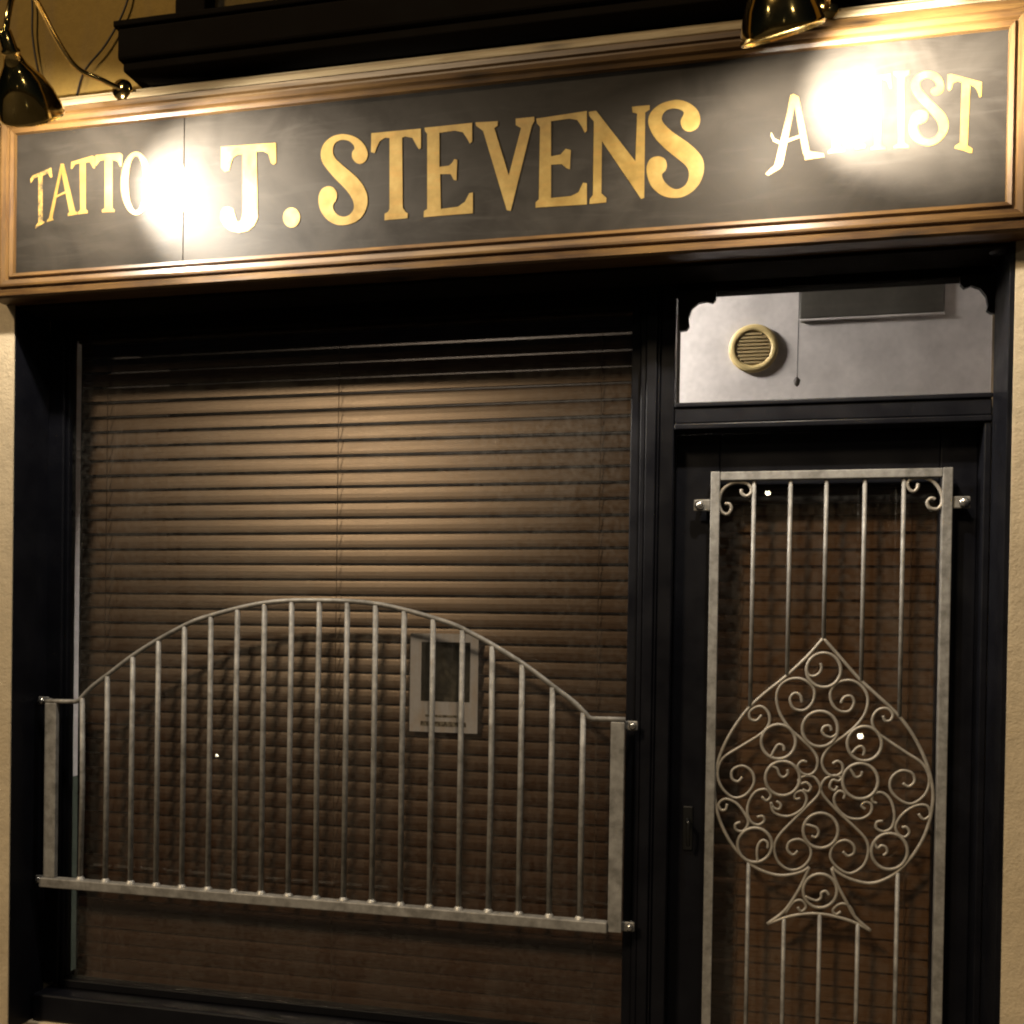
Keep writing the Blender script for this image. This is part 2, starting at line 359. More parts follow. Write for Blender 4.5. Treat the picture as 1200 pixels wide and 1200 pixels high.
vp = P(883, 406, ROOM_Y-.03)
ve = thing('round_vent', 'round cream vent on the white wall behind the transom', 'vent', (vp.x, ROOM_Y, vp.z))
MB().lathe([(0, .058), (.008, .058), (.011, .064), (.010, .077), (.006, .081), (0, .081)], (vp.x, ROOM_Y-.001, vp.z), (0, -1, 0), 40).build('rim', 'cream_plastic', ve, True)
for i in range(9):
    z = vp.z-.048+i*.012; hw = math.sqrt(max(.056**2-(z-vp.z)**2, 1e-5))
    box('louvre', 'vent_mesh', ve, vp.x-hw, vp.x+hw, ROOM_Y-.009, ROOM_Y-.004, z-.0038, z+.0038, .001)
MB().lathe([(0, .001), (0, .056)], (vp.x, ROOM_Y-.003, vp.z), (0, -1, 0), 32).build('backing', 'vent_mesh', ve)
p0, p1 = P(938, 338, ROOM_Y-.05), P(1110, 368, ROOM_Y-.05)
cb = thing('wall_cabinet', 'dark box high on the white wall behind the transom', 'cabinet', ((p0.x+p1.x)/2, ROOM_Y, 2.57))
box('body', 'cabinet', cb, p0.x, p1.x, ROOM_Y-.008, ROOM_Y-.001, 2.578-.04, 2.80, .004)['label'] = 'dark front'
box('trim', 'white', cb, p0.x, p1.x, ROOM_Y-.010, ROOM_Y-.001, 2.530, 2.537, .001)  # white paint stands for the bright highlight below the dark box
pc = thing('pull_cord', 'thin pull cord with a small knob hanging behind the transom', 'cord', (p0.x-.006, ROOM_Y-.09, 2.3))
MB().tube([(p0.x-.006, ROOM_Y-.09, 2.975), (p0.x-.004, ROOM_Y-.09, 2.6), (p0.x-.007, ROOM_Y-.09, 2.325)], .0022, 6).build('cord', 'rubber', pc)
MB().lathe([(0, .002), (.006, .008), (.02, .011), (.027, .006), (.032, .002)], (p0.x-.007, ROOM_Y-.09, 2.295), (0, 0, 1), 14).build('knob', 'rubber', pc, True)

# ------------------------------------------------------------------ blinds
def slat_mesh(L, wd=.0472, th=.0045, tilt=R(14.8), crown=.0007):
    bm = bmesh.new(); prof = []
    us = [-1, -.6, 0, .6, 1]
    fr = [(-crown*(1-u*u)-th/2, u*wd/2) for u in us]; bk = [(-crown*(1-u*u)+th/2, u*wd/2) for u in us[::-1]]
    for y, z in fr+bk:   # top edge leans into the room
        prof.append((y*math.cos(tilt)+z*math.sin(tilt), -y*math.sin(tilt)+z*math.cos(tilt)))
    A = [bm.verts.new((-L/2, y, z)) for y, z in prof]; B = [bm.verts.new((L/2, y, z)) for y, z in prof]; n = len(prof)
    for i in range(n): bm.faces.new((A[i], A[(i+1) % n], B[(i+1) % n], B[i]))
    bm.faces.new(A[::-1]); bm.faces.new(B); bmesh.ops.recalc_face_normals(bm, faces=bm.faces[:])
    me = bpy.data.meshes.new('slat'); bm.to_mesh(me); bm.free(); return me
def blind(name, label, x0, x1, y, z0, z1, pitch, zref, cords, head, mat='slat', wd=.0442):
    t = thing(name, label, 'blind', ((x0+x1)/2, y, z0)); me = slat_mesh(x1-x0, wd); me.materials.append(M[mat])
    z = zref
    while z > z0+.03: z -= pitch
    k = 0
    while z < z1+.025:
        o = link('slat', me, None, t, ((x0+x1)/2+random.uniform(-.0015, .0015), y, z+random.uniform(-.0006, .0006)))
        o.rotation_euler = (R(random.gauss(0, .4)), R(random.gauss(0, .03)), R(random.gauss(0, .07)))
        z += pitch; k += 1
    box('head_rail', 'slat', t, x0-.004, x1+.004, y-.028, y+.03, head, head+.10, .003)
    box('bottom_rail', 'slat', t, x0, x1, y-.024, y+.024, z0-.016, z0+.006, .003)
    for cx in cords:
        MB().tube([(cx, y-.0165, z0), (cx, y-.0165, z1)], .0011, 5).build('ladder_cord', 'cord', t)
    return t
YBL = .193
zr = (P(90, 489, YBL).z + P(400, 481, YBL).z)/2 + .0236
blind('window_blind', 'wide brown slatted blind closed behind the shop window', -1.497, .289, YBL, .30, 2.365, .0473, zr, (-1.40, -.605, .20), 2.392)
zr2 = P(960, 530+433/2.857, .262).z + .0236
blind('door_blind', 'narrow brown slatted blind behind the door glass', .50, 1.155, .266, .20, 1.93, .0473, zr2, (.60, 1.055), 1.86, 'door_slat', .0535)

# poster inside the window
q0, q1 = P(481, 742, .166), P(559, 860, .166)
po = thing('poster', 'white bordered poster with dark photograph inside the window', 'poster', ((q0.x+q1.x)/2, .17, q1.z))
box('paper', 'paper', po, q0.x, q1.x, .168, .1692, q1.z, q0.z, 0)
w0, w1 = P(494, 752, .166), P(550, 823, .166)
box('picture', 'photo', po, w0.x, w1.x, .1666, .1678, w1.z, w0.z, 0)
box('caption', 'print', po, q0.x+.035, q1.x-.035, .1668, .1678, q1.z+.018, q1.z+.032, 0)
box('caption', 'print', po, q0.x+.05, q1.x-.06, .1668, .1678, q1.z+.045, q1.z+.052, 0)

# ------------------------------------------------------------------ window grille
YG = .062
wg = thing('window_grille', 'galvanised steel window guard with arched top and vertical bars', 'window grille', (-.61, YG, .66))
AX = -.606
half = [(0, 1.568), (.18, 1.559), (.37, 1.515), (.47, 1.475), (.60, 1.404), (.70, 1.335), (.76, 1.292), (.802, 1.252)]
arch = [(AX-d, YG, z) for d, z in half[::-1]] + [(AX+d, YG, z) for d, z in half[1:]]
ap = crom(arch, 8)
MB().tube([(-1.535, YG, 1.243), (-1.47, YG, 1.244), (-1.42, YG, 1.245)] + ap + [(.205, YG, 1.248), (.25, YG, 1.249), (.297, YG, 1.249)], .0072, 8).build('arched_rail', 'galv', wg, True)
box('post', 'galv', wg, -1.527, -1.486, YG-.008, YG+.008, .690, 1.238, .002)
box('post', 'galv', wg, .258, .296, YG-.008, YG+.008, .662, 1.242, .002)
box('bottom_rail', 'galv', wg, -1.536, .257, YG-.018, YG+.014, .660, .6895, .003)
for i in range(19):
    x = -1.399 + i*(1.579/18)
    zt_ = next((p.z+(n_.z-p.z)*(x-p.x)/(n_.x-p.x) for p, n_ in zip(ap, ap[1:]) if p.x <= x <= n_.x), 1.25)
    jx, jy = random.gauss(0, .0012), random.gauss(0, .001)
    br_ = MB().tube([(x, YG, .6897), (x+jx, YG+jy, (.6897+zt_)/2), (x, YG, zt_-.004)], .0080, 10).build('bar', 'galv', wg, True)
    MB().lathe([(-.001, .0142), (.0035, .0132+random.uniform(-.001, .001)), (.0075, .0100), (.010, .0082)], (x+random.gauss(0, .0008), YG, .6897), (0, 0, 1), 12).build('weld', 'weld', br_, True)
for x, z, sx in ((-1.546, 1.243, -1), (-1.550, .676, -1), (.312, 1.232, 1), (.312, .676, 1)):
    lg = MB().box(x-.018, x+.018, YG+.009, YG+.016, z-.013, z+.013, .003).build('lug', 'galv', wg)
    MB().tube([(x+sx*.006, YG+.016, z), (x+sx*.006, YF-.002, z)], .006, 8).build('spacer', 'galv', lg, True)
    MB().lathe([(0, .0001), (.001, .006), (-.005, .010), (-.010, .011)], (x+sx*.004, YG-.002, z), (0, -1, 0), 14).build('bolt', 'bolt', lg, True)

# ------------------------------------------------------------------ door grille with the spade
YD = .150
dg = thing('door_grille', 'galvanised steel door guard with a scrolled spade motif', 'door grille', (.826, YD, .2))
L0, L1, ZT, ZB_ = .514, 1.140, 1.937, .205
hw = .0125
box('upright', 'galv', dg, L0, L0+.025, YD-hw, YD+hw, ZB_, ZT, .002); box('upright', 'galv', dg, L1-.025, L1, YD-hw, YD+hw, ZB_, ZT, .002)
box('rail', 'galv', dg, L0+.0255, L1-.0255, YD-hw+.001, YD+hw-.001, ZT-.024, ZT-.001, .002); box('rail', 'galv', dg, L0+.0255, L1-.0255, YD-hw+.001, YD+hw-.001, ZB_+.001, ZB_+.025, .002)
for x, sx in ((L0, -1), (L1, 1)):
    for z in (1.846, .32):
        a0, a1 = sorted((x+sx*.0005, x+sx*.046))
        lg = MB().box(a0, a1, YD-.002, YD+.004, z-.016, z+.016, .003).build('lug', 'galv', dg)
        MB().tube([(x+sx*.03, YD+.004, z), (x+sx*.03, DY-.001, z)], .007, 8).build('spacer', 'galv', lg, True)
        MB().lathe([(-.001, .0135), (.004, .0135), (.009, .010), (.012, .004), (.0125, .0003)], (x+sx*.03, YD-.002, z), (0, -1, 0), 18).build('bolt', 'bolt', lg, True)

def Z8(pts): return [Vector((p.x, YD, p.z)) for p in (P(800+x/3.076, 730+y/3.076, YD) for x, y in pts)]
right = [(507, 55), (560, 115), (635, 200), (700, 260), (770, 325), (820, 388), (860, 460), (887, 530), (901, 600), (900, 660), (885, 730), (860, 790), (820, 850), (770, 900), (715, 930), (665, 938), (610, 925), (565, 903), (538, 880)]
left = [(507, 55), (450, 120), (375, 190), (300, 250), (240, 305), (190, 370), (150, 440), (125, 510), (115, 575), (117, 640), (130, 700), (155, 760), (190, 815), (240, 865), (290, 895), (350, 910), (400, 905), (435, 894), (456, 880)]
sp_root = MB().tube(crom(Z8(left), 4), .0046, 8).tube(crom(Z8(right), 4), .0046, 8).build('spade_outline', 'scroll', dg, True)
stem = [(456, 880), (435, 930), (405, 985), (365, 1040), (305, 1085)], [(537, 884), (556, 940), (587, 1000), (622, 1060), (678, 1110)], [(305, 1085), (370, 1062), (430, 1050), (490, 1048), (550, 1058), (620, 1080), (678, 1110)]
st_o = MB()
for s_ in stem: st_o.tube(crom(Z8(s_), 4), .0046, 8)
st_o.build('spade_stem', 'scroll', dg, True)
def zat(path, x):   # height of a curve at x
    return [a_.z+(b_.z-a_.z)*(x-a_.x)/(b_.x-a_.x) for a_, b_ in zip(path, path[1:]) if min(a_.x, b_.x) <= x <= max(a_.x, b_.x) and abs(b_.x-a_.x) > 1e-6]
lp, rp = crom(Z8(left), 4), crom(Z8(right), 4); basep = crom(Z8(stem[2]), 4)
for x in (.631, .728, .822, .921, 1.020):
    zs = zat(lp, x)+zat(rp, x)
    MB().tube([(x, YD, ZT-.025), (x, YD, (ZT+max(zs))/2), (x, YD, max(zs))], .0056, 8).build('bar', 'galv', dg, True)
    zb2 = zat(basep, x); zlow = min(zb2) if zb2 else min(zs)
    MB().tube([(x+.003, YD, zlow), (x+.003, YD, (zlow+ZB_)/2), (x+.003, YD, ZB_+.026)], .0056, 8).build('bar', 'galv', dg, True)
ring_curl = [((508, 170), 62, [(446, 165), (452, 185), (470, 192), (490, 183), (500, 165), (497, 145)]),
             ((495, 382), 64, [(555, 400), (535, 412), (512, 405), (502, 388), (512, 372), (530, 372), (536, 388)]),
             ((345, 428), 62, [(318, 482), (332, 455), (345, 438), (362, 443), (365, 460)]),
             ((655, 435), 62, [(610, 470), (628, 450), (645, 445), (655, 460), (650, 478)]),
             ((360, 560), 62, [(320, 515), (340, 525), (348, 545), (362, 556), (378, 545), (378, 528)]),
             ((640, 570), 64, [(600, 520), (612, 540), (624, 556), (642, 550), (647, 535)]),
             ((497, 748), 63, [(440, 725), (462, 730), (482, 738), (490, 755), (480, 772), (464, 768)]),
             ((260, 800), 62, [(270, 862), (268, 820), (275, 795), (290, 782), (306, 792), (306, 812)]),
             ((745, 823), 65, [(690, 790), (702, 812), (715, 802), (732, 808), (736, 826), (722, 838)]),
             ((495, 965), 61, [(440, 985), (480, 1000), (498, 990), (500, 972), (516, 966), (527, 980)])]
for (cx, cy), r_, curl in ring_curl:
    pts = Z8([(cx+r_*math.cos(2*math.pi*k/28), cy+r_*math.sin(2*math.pi*k/28)) for k in range(28)])
    o = MB().tube([p+Vector((0, -.002, 0)) for p in pts], .0046, 8, closed=True).build('ring', 'scroll', dg, True)
    MB().tube([p+Vector((0, -.002, 0)) for p in crom(Z8(curl), 5)], .0040, 7).build('curl', 'scroll', o, True)
scrolls = [
 [(430, 288), (424, 262), (403, 253), (387, 275), (400, 308), (440, 314), (470, 282), (472, 235), (432, 203), (385, 203), (350, 228), (338, 272), (352, 330), (388, 382), (430, 420), (466, 455), (486, 492), (480, 530), (455, 548), (428, 540), (415, 517), (430, 498), (448, 502)],
 [(570, 290), (582, 268), (606, 264), (618, 287), (600, 318), (562, 316), (536, 285), (534, 245), (560, 215), (605, 207), (645, 228), (667, 268), (660, 320), (630, 365), (585, 405), (540, 437), (511, 472), (502, 508), (520, 542), (550, 552), (575, 536), (575, 510), (557, 498), (541, 508)],
 [(285, 332), (266, 352), (243, 345), (243, 318), (278, 300), (308, 322), (312, 362), (282, 400), (210, 445), (145, 488), (126, 540), (140, 592), (182, 629), (226, 620), (256, 580), (250, 537), (215, 515), (180, 530), (178, 560), (198, 572), (215, 556)],
 [(722, 335), (730, 353), (750, 350), (757, 328), (735, 308), (702, 315), (683, 350), (697, 390), (742, 425), (810, 470), (865, 508), (889, 560), (876, 615), (830, 651), (785, 640), (750, 602), (752, 560), (785, 533), (825, 540), (836, 570), (815, 590), (793, 578)],
 [(160, 652), (155, 672), (138, 674), (130, 652), (155, 634), (196, 652), (228, 695), (236, 724), (218, 750), (193, 746), (190, 726), (208, 718)],
 [(850, 688), (868, 708), (892, 692), (882, 660), (842, 658), (796, 686), (768, 728), (776, 760), (800, 772), (817, 755), (806, 736), (790, 738)],
 [(285, 626), (302, 641), (318, 622), (300, 600), (265, 607), (241, 640), (233, 682), (246, 716), (272, 728), (294, 714), (288, 697), (268, 700)],
 [(700, 650), (683, 642), (688, 617), (720, 612), (750, 640), (763, 690), (755, 735), (726, 752), (698, 740), (700, 718), (722, 714)],
 [(432, 600), (452, 608), (462, 592), (445, 575), (425, 580), (418, 566), (440, 552), (474, 556), (496, 590), (487, 622), (445, 665), (392, 718), (346, 768), (330, 812), (345, 862), (387, 890), (432, 880), (461, 842), (456, 802), (420, 780), (385, 790), (378, 818), (398, 836), (415, 822)],
 [(558, 588), (548, 604), (530, 592), (540, 566), (562, 570), (572, 558), (548, 550), (514, 562), (498, 595), (512, 628), (560, 680), (618, 734), (660, 780), (669, 826), (650, 876), (602, 903), (556, 880), (532, 842), (546, 800), (585, 783), (615, 800), (618, 828), (596, 840), (577, 824)],
 [(338, 642), (354, 656), (346, 672), (326, 664), (318, 646), (330, 684), (380, 697), (430, 672), (447, 634), (432, 606), (406, 614), (406, 634), (424, 632)],
 [(580, 634), (584, 614), (562, 606), (546, 630), (554, 664), (592, 700), (642, 706), (676, 686), (681, 656), (660, 645), (645, 658), (658, 672)],
 [(370, 1046), (400, 1006), (428, 1000), (445, 1022), (428, 1040), (414, 1024)],
 [(622, 1062), (602, 1022), (570, 1012), (541, 1034), (553, 1050), (570, 1040)]]
for s_ in scrolls:
    MB().tube(crom(Z8(s_), 4), .0041, 7).build('scroll', 'scroll', dg, True)
def Z5(pts): return [Vector((p.x, YD, p.z)) for p in (P(820+x/3.75, 540+y/3.75, YD) for x, y in pts)]
for s_ in ([(110, 190), (130, 190), (138, 212), (120, 235), (95, 222), (84, 180), (100, 130), (140, 100), (190, 95), (222, 112), (226, 140), (205, 155), (184, 142), (184, 125)],
           [(960, 100), (955, 122), (938, 135), (918, 122), (914, 95), (940, 76), (985, 74), (1035, 100), (1064, 150), (1062, 192), (1040, 212), (1008, 205), (1000, 180), (1018, 164), (1035, 170)]):
    MB().tube(crom(Z5(s_), 5), .0046, 8).build('corner_scroll', 'scroll', dg, True)

# ------------------------------------------------------------------ the sign
YB = -.090
SX0, SX1, SZ0, SZ1 = -1.530, 1.203, 2.529, 2.944
sg = thing('shop_sign', 'black sign board with gold lettering and pine frame above the shopfront', 'shop sign', (-.17, -.05, 2.45))
seam = P(215, 250, YB).x
box('board', 'board', sg, SX0-.01, seam-.0012, YB, -.06, SZ0-.01, SZ1+.01, .0008)
box('board', 'board', sg, seam+.0012, SX1+.01, YB, -.06, SZ0-.01, SZ1+.01, .0008)
box('backing', 'black', sg, SX0-.02, SX1+.02, -.0595, -.001, SZ0-.02, SZ1+.02, 0)
prof = [(0, -.089), (0, -.104), (.010, -.108), (.014, -.101), (.018, -.101), (.021, -.110), (.034, -.113), (.040, -.112), (.043, -.104), (.047, -.104), (.050, -.110), (.066, -.108), (.072, -.102), (.073, -.002), (.012, -.002)]
def moulding(side):
    b_ = MB(); rings = []
    cx = {'b': [(-1, -1), (1, -1)], 't': [(-1, 1), (1, 1)], 'l': [(-1, -1), (-1, 1)], 'r': [(1, -1), (1, 1)]}[side]
    for k, (sx, sz) in enumerate(cx):
        sh = .0004*(1 if k == 0 else -1)
        ring = []
        for u, y in prof:
            x = (SX0-u) if sx < 0 else (SX1+u); z = (SZ0-u) if sz < 0 else (SZ1+u*.9)
            if side in 'bt': x += sh
            else: z += sh
            ring.append(b_.bm.verts.new((x, y, z)))
        rings.append(ring)
    n = len(prof)
    for i in range(n): b_.bm.faces.new((rings[0][i], rings[0][(i+1) % n], rings[1][(i+1) % n], rings[1][i]))
    b_.bm.faces.new(rings[0]); b_.bm.faces.new(rings[1][::-1])
    b_.build('moulding', 'pine_x' if side in 'bt' else 'pine_z', sg)
for s_ in 'btlr': moulding(s_)
cap = box('capping', 'cream_wood', sg, -1.64, 1.32, -.098, -.002, 3.0125, 3.030, .003)
box('capping', 'cream_wood', sg, -1.63, 1.31, -.082, -.002, 3.0305, 3.046, .002)

LETTERS = []   # (character, origin x, origin y, zoom, [outlines], smooth, material)
LETTERS += [('S', 360, 130, 6, [[(270, 165), (340, 185), (395, 230), (425, 290), (418, 340), (385, 372), (345, 365), (318, 330), (318, 290), (334, 265), (322, 235), (290, 210), (240, 205), (195, 230), (180, 280), (195, 330), (240, 375), (300, 425), (360, 480), (405, 545), (425, 610), (418, 680), (380, 750), (320, 790), (240, 805), (170, 785), (115, 735), (85, 670), (82, 600), (105, 550), (150, 530), (190, 545), (210, 590), (200, 635), (182, 660), (188, 700), (220, 735), (260, 745), (300, 730), (328, 690), (325, 640), (300, 590), (260, 540), (200, 480), (140, 410), (105, 355), (97, 290), (120, 230), (170, 185), (220, 168)]], 1, 'gold'),
 ('T', 360, 130, 6, [[(452, 158), (800, 125), (800, 265), (785, 270), (765, 235), (740, 190), (690, 180), (668, 190), (672, 680), (690, 710), (708, 720), (705, 755), (545, 770), (545, 725), (570, 710), (580, 690), (580, 190), (545, 190), (510, 215), (488, 260), (475, 297), (450, 290)]], 0, 'gold'),
 ('E', 360, 130, 6, [[(825, 120), (1160, 85), (1160, 215), (1145, 232), (1125, 195), (1095, 150), (1040, 140), (930, 155), (930, 395), (1000, 385), (1020, 365), (1035, 340), (1055, 345), (1050, 490), (1030, 485), (1010, 445), (935, 445), (940, 690), (1060, 675), (1110, 640), (1140, 580), (1165, 575), (1165, 720), (820, 748), (822, 705), (845, 690), (845, 160), (830, 145)]], 0, 'gold'),
 ('V', 540, 110, 6.667, [[(115, 225), (290, 215), (288, 250), (262, 268), (375, 640), (472, 268), (430, 245), (430, 195), (575, 180), (575, 215), (555, 250), (390, 915), (360, 910), (175, 290), (120, 250)]], 0, 'gold'),
 ('E', 540, 110, 6.667, [[(590, 195), (985, 135), (985, 290), (970, 305), (945, 255), (910, 205), (850, 195), (705, 215), (705, 490), (780, 475), (820, 430), (860, 440), (852, 590), (825, 580), (790, 550), (705, 555), (705, 815), (860, 800), (920, 770), (955, 695), (985, 700), (985, 865), (585, 890), (585, 850), (610, 825), (620, 260), (595, 230)]], 0, 'gold'),
 ('N', 680, 100, 7.5, [[(75, 235), (140, 225), (485, 670), (500, 250), (460, 238), (455, 190), (610, 175), (610, 215), (570, 240), (562, 990), (535, 1000), (190, 490), (185, 950), (230, 990), (228, 1030), (80, 1045), (85, 1000), (112, 965), (120, 320), (80, 270)]], 0, 'gold'),
 ('S', 680, 100, 7.5, [[(870, 130), (960, 160), (1030, 220), (1055, 300), (1030, 375), (965, 410), (905, 385), (882, 320), (905, 265), (910, 240), (880, 215), (810, 205), (745, 230), (715, 290), (745, 350), (830, 425), (940, 500), (1030, 580), (1080, 660), (1085, 760), (1050, 860), (980, 940), (890, 985), (800, 990), (710, 965), (630, 895), (590, 800), (585, 710), (620, 645), (690, 625), (745, 650), (762, 710), (745, 755), (718, 785), (735, 840), (790, 895), (850, 915), (910, 890), (945, 840), (955, 770), (930, 710), (860, 650), (760, 570), (670, 480), (620, 400), (597, 320), (620, 240), (690, 175), (780, 140)]], 1, 'gold'),
 ('T', 25, 160, 7.5, [[(80, 375), (100, 345), (265, 275), (275, 355), (258, 365), (238, 325), (188, 345), (188, 740), (210, 755), (125, 810), (125, 790), (152, 755), (152, 350), (110, 375), (85, 410)]], 0, 'gold_worn'),
 ('A', 25, 160, 7.5, [[(345, 240), (375, 240), (475, 660), (495, 665), (495, 685), (410, 700), (410, 680), (425, 665), (355, 320)], [(347, 250), (362, 285), (275, 715), (285, 735), (225, 755), (230, 735), (245, 720)], [(290, 530), (395, 480), (397, 498), (288, 550)]], 0, 'gold'),
 ('T', 25, 160, 7.5, [[(440, 225), (625, 170), (648, 180), (648, 280), (635, 280), (605, 225), (568, 230), (568, 640), (585, 655), (585, 675), (500, 685), (500, 665), (520, 645), (515, 235), (475, 245), (450, 285), (438, 285)]], 0, 'gold'),
 ('T', 25, 160, 7.5, [[(655, 165), (870, 145), (892, 165), (885, 260), (868, 265), (850, 220), (803, 205), (803, 630), (822, 645), (822, 665), (710, 668), (710, 645), (735, 630), (735, 205), (690, 215), (660, 260), (651, 255)]], 0, 'gold'),
 ('J', 240, 150, 8.57, [[(165, 190), (715, 150), (718, 350), (695, 370), (668, 355), (640, 260), (590, 235), (520, 240), (535, 900), (500, 980), (440, 1035), (350, 1055), (260, 1035), (200, 990), (160, 920), (160, 850), (190, 800), (240, 790), (290, 815), (305, 880), (330, 950), (365, 930), (382, 860), (380, 265), (330, 270), (285, 300), (265, 360), (245, 430), (200, 440), (165, 400)]], 0, 'gold'),
 ('A', 880, 50, 4, [[(185, 245), (215, 250), (150, 570), (138, 590), (80, 625), (68, 615), (110, 575), (170, 330)], [(195, 240), (224, 255), (275, 510), (340, 520), (345, 537), (252, 552), (250, 530), (243, 520)], [(95, 420), (110, 450), (140, 465), (235, 430), (237, 445), (140, 480), (105, 465), (92, 435)]], 0, 'gold'),
 ('R', 880, 50, 4, [[(350, 205), (460, 185), (505, 215), (510, 270), (480, 320), (450, 335), (520, 470), (540, 480), (535, 495), (490, 505), (425, 345), (412, 345), (418, 490), (440, 500), (440, 512), (360, 522), (360, 508), (380, 495), (372, 230), (350, 225)]], 0, 'gold'),
 ('T', 880, 50, 4, [[(530, 165), (655, 145), (662, 215), (650, 218), (638, 180), (610, 172), (612, 480), (632, 490), (632, 502), (560, 505), (560, 493), (578, 483), (576, 178), (552, 185), (542, 225), (530, 225)]], 0, 'gold'),
 ('I', 880, 50, 4, [[(668, 135), (742, 130), (742, 150), (722, 162), (722, 470), (740, 482), (740, 495), (668, 497), (668, 484), (688, 472), (686, 165), (668, 152)]], 0, 'gold'),
 ('S', 1040, 70, 9.23, [[(450, 125), (530, 150), (590, 210), (610, 290), (590, 355), (525, 390), (480, 370), (468, 335), (500, 305), (530, 290), (515, 240), (460, 205), (400, 205), (350, 245), (360, 310), (420, 390), (520, 490), (620, 590), (660, 690), (640, 790), (570, 880), (480, 930), (400, 930), (300, 890), (240, 820), (225, 730), (240, 650), (280, 570), (350, 545), (420, 560), (440, 610), (420, 665), (375, 690), (325, 715), (345, 790), (400, 850), (460, 858), (520, 830), (555, 770), (550, 700), (520, 640), (440, 550), (340, 450), (270, 350), (255, 260), (300, 180), (370, 138)]], 1, 'gold'),
 ('T', 1040, 70, 9.23, [[(650, 165), (690, 158), (1020, 245), (1015, 400), (995, 410), (970, 330), (940, 295), (895, 275), (865, 930), (920, 965), (915, 1010), (890, 1010), (825, 985), (725, 960), (730, 935), (785, 900), (805, 245), (760, 235), (710, 255), (690, 320), (665, 340), (650, 310)]], 0, 'gold')]
for ch, ox, oy, s_, outs, smooth, mt in LETTERS:
    b_ = MB()
    for k, out in enumerate(outs):
        pts = trace(zp(out, ox, oy, s_), YB)
        if smooth: pts = [(p.x, p.y) for p in crom([(x, z, 0) for x, z in pts], 3, True)]
        b_.prism(pts, YB-.0012-.0003*k, YB-.0002)
    o = b_.build('letter', mt, sg); o['label'] = 'gold letter ' + ch
def ring_letter(cx, cy, rx, ry, tx, ty, lab):
    n = 40; b_ = MB(); vs_ = []
    for k in range(n):
        t = 2*math.pi*k/n; c_, s2 = math.cos(t), math.sin(t)
        po_, pi_ = P(cx+rx*c_, cy+ry*s2, YB), P(cx+(rx-tx)*c_, cy+(ry-ty)*s2, YB)
        vs_.append([b_.bm.verts.new((q.x, y, q.z)) for q, y in ((po_, YB-.0012), (pi_, YB-.0012), (pi_, YB-.0002), (po_, YB-.0002))])
    for k in range(n):
        A, B = vs_[k], vs_[(k+1) % n]
        for j in range(4): b_.bm.faces.new((A[j], A[(j+1) % 4], B[(j+1) % 4], B[j]))
    b_.build('letter', 'gold', sg)['label'] = lab
ring_letter(159.7, 215, 18, 37, 9, 5, 'gold letter O'); ring_letter(201, 221, 19, 38, 9.5, 5, 'gold letter O')
pts = [P(240+(872+85*math.cos(t))/8.57, 150+(900+100*math.sin(t))/8.57, YB) for t in [2*math.pi*k/32 for k in range(32)]]
MB().prism([(p.x, p.z) for p in pts], YB-.0012, YB-.0002).build('full_stop', 'gold', sg)

# ------------------------------------------------------------------ brass lamps over the sign
def sign_lamp(label, base, arm, collar, mouth, rim, aim, power, cone):
    t = thing('sign_lamp', label, 'lamp', base, 'brass lamps over the sign')
    base, collar, mouth, aim = Vector(base), Vector(collar), Vector(mouth), Vector(aim)
    MB().lathe([(0, .0005), (.0, .016), (.004, .03), (.010, .032), (.018, .028), (.020, .0005)][::-1], base+Vector((0, .02, 0)), (0, -1, 0), 24).build('wall_plate', 'brass', t, True)
    MB().tube(crom([base+Vector((0, .008, 0))]+[Vector(q) for q in arm]+[collar], 8), .0075, 10).build('arm', 'brass', t, True)
    ax = (mouth-collar).normalized(); Ln = (mouth-collar).length
    k = rim
    outer = [(-.012, .010), (-.010, .017), (.030, .019), (.034, .024), (.040, .024), (.044, .020), (Ln*.36, .030), (Ln*.44, k*.50), (Ln*.55, k*.70), (Ln*.70, k*.86), (Ln*.88, k*.97), (Ln*.96, k), (Ln, k*1.01), (Ln+.003, k*.985)]
    inner = [(Ln*.96, k*.965), (Ln*.86, k*.93), (Ln*.70, k*.82), (Ln*.56, k*.66), (Ln*.46, k*.44), (Ln*.42, .002)]
    sh = MB().lathe(outer+inner, collar, ax, 44).build('shade', 'brass', t, True)
    bc = collar+ax*(Ln*.62)
    MB().lathe([(-.035, .012), (-.02, .014), (-.005, .022), (.012, .028), (.026, .022), (.033, .001)], bc, ax, 20).build('bulb', 'bulb', t, True)
    ld = bpy.data.lights.new('bulb_light', 'SPOT'); ld.energy = power; ld.color = (1, .92, .80); ld.spot_size = R(cone); ld.spot_blend = 1.0; ld.shadow_soft_size = .022
    lo = bpy.data.objects.new('bulb_light', ld); COL.objects.link(lo); lo.parent = t
    lp_ = collar+ax*(Ln+.012); lo.location = lp_-base
    lo.rotation_euler = (aim-lp_).to_track_quat('-Z', 'Y').to_euler()
    gd = bpy.data.lights.new('bulb_glow', 'POINT'); gd.energy = 47; gd.color = (1, .90, .76); gd.shadow_soft_size = .02
    go = bpy.data.objects.new('bulb_glow', gd); COL.objects.link(go); go.parent = t; go.location = collar+ax*(Ln*.62+.055)-base
    return t
sign_lamp('brass lamp at the left end of the sign, over the word TATTOO', (-1.175, -.105, 3.040),
          [P(120, 94, -.135), P(90, 79, -.18), P(66, 45, -.25), P(48, 10, -.33), P(33, -13, -.41), P(17, -8, -.48), P(10, 15, -.505)],
          (-1.232, -.505, 2.975), (-1.255, -.375, 2.838), .084, (-.84, YB, 2.72), 400, 70)
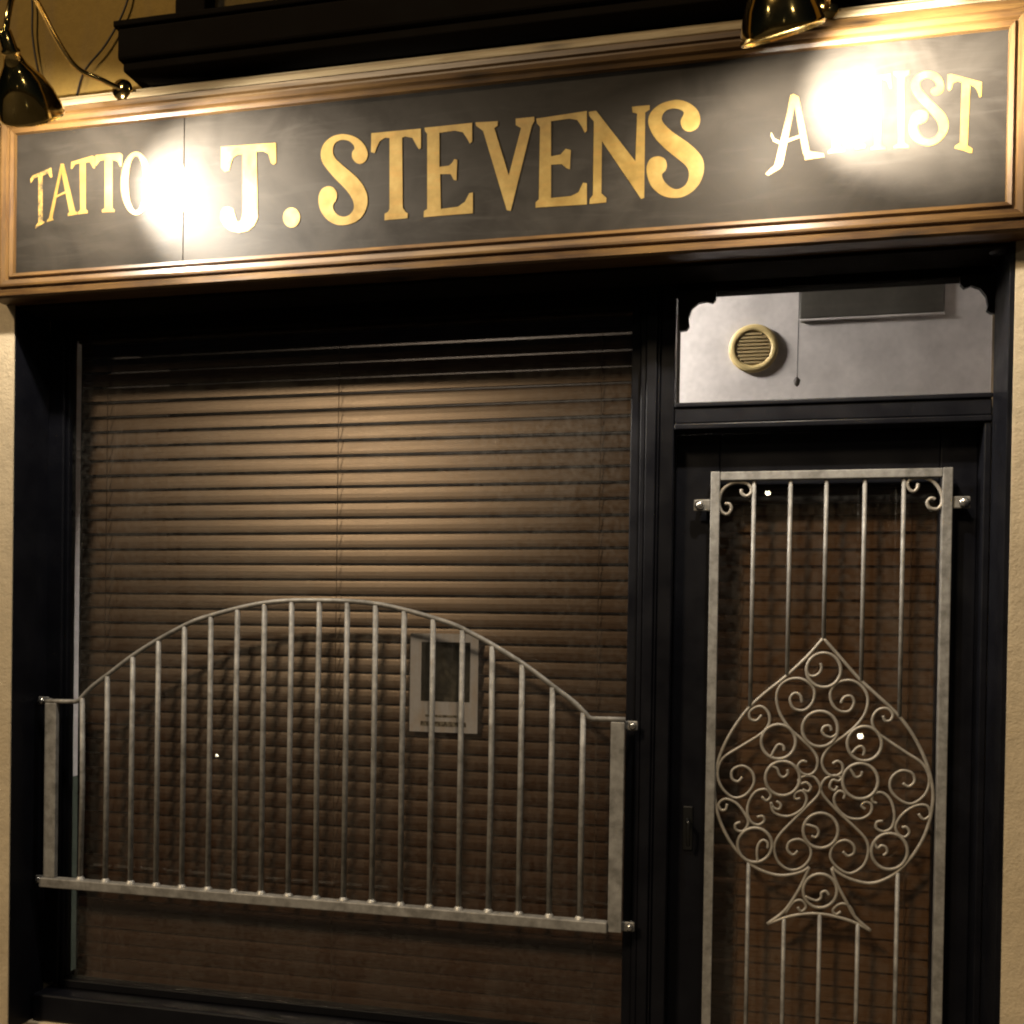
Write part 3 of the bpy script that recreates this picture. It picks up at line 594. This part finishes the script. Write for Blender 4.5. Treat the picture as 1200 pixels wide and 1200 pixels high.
sign_lamp('brass lamp at the right end of the sign, over the word ARTIST', (.783, -.105, 3.040),
          [(.78, -.16, 3.035), (.74, -.27, 3.10), (.69, -.38, 3.165), (.66, -.46, 3.13), (.642, -.50, 3.05)],
          (.640, -.500, 2.965), (.672, -.425, 2.805), .090, (.945, YB, 2.82), 440, 68)

# cables on the upper wall
def cable(label, pts, Y, r=.003):
    o = MB().tube(crom([P(x, y, Y) for x, y in pts], 6), r, 6).build('cable', 'rubber', None, True); tag(o, label, 'cable', 'cables on the wall above the sign')
cable('thin dark cable dropping behind the left brass lamp', [(34, -60), (36, -20), (38, 10), (38, 40), (43, 75), (49, 100)], -.012)
cable('dark cable running up from the sign beside the left end of the ledge', [(158, -60), (152, -15), (148, 5), (138, 28), (122, 55), (104, 76), (96, 90), (90, 112)], -.012)
cable('short dark cable above the middle right of the sign', [(746, -30), (744, -5), (741, 8), (735, 16), (736, 30), (735, 42)], -.012, .0022)

# ------------------------------------------------------------------ lights across the road, seen as bright dots in the panes
def lamp_post(name, label, cat, x, y, z, r):
    t = thing(name, label, cat, (x, y, -.12))
    MB().lathe([(0, .05), (.25, .05), (.28, .035), (z+.12-r*1.2, .03)], (x, y, -.12), (0, 0, 1), 12).build('post', 'iron', t, True)
    MB().lathe([(-r*math.cos(q*math.pi/12), r*math.sin(q*math.pi/12)) for q in range(13)], (x, y, z), (0, 0, 1), 24).build('lantern', 'far_light', t, True)
    MB().lathe([(r*.9, r*1.1), (r*1.3, r*.8), (r*1.6, .002)], (x, y, z), (0, 0, 1), 12).build('cap', 'iron', t, True)
lamp_post('street_lamp', 'street lamp seen only as a bright dot reflected high in the door glass', 'street lamp', .97, -18, 4.25, .052)
lamp_post('street_lamp', 'tall street lamp across the road to the left, glinting in the brass lamp shades', 'street lamp', -6.0, -9, 6.5, .17)
lamp_post('street_lamp', 'tall street lamp across the road to the right, glinting in the brass lamp shades', 'street lamp', 5.0, -9, 6.5, .17)
lamp_post('bollard_lamp', 'low lamp seen as a bright dot reflected in the door glass behind the spade', 'street lamp', 1.47, -5, .71, .024)
lamp_post('bollard_lamp', 'low lamp seen as a bright dot reflected in the large window', 'street lamp', -3.84, -5, .35, .015)
for o in list(S.objects):
    if '_base' in o: del o['_base']
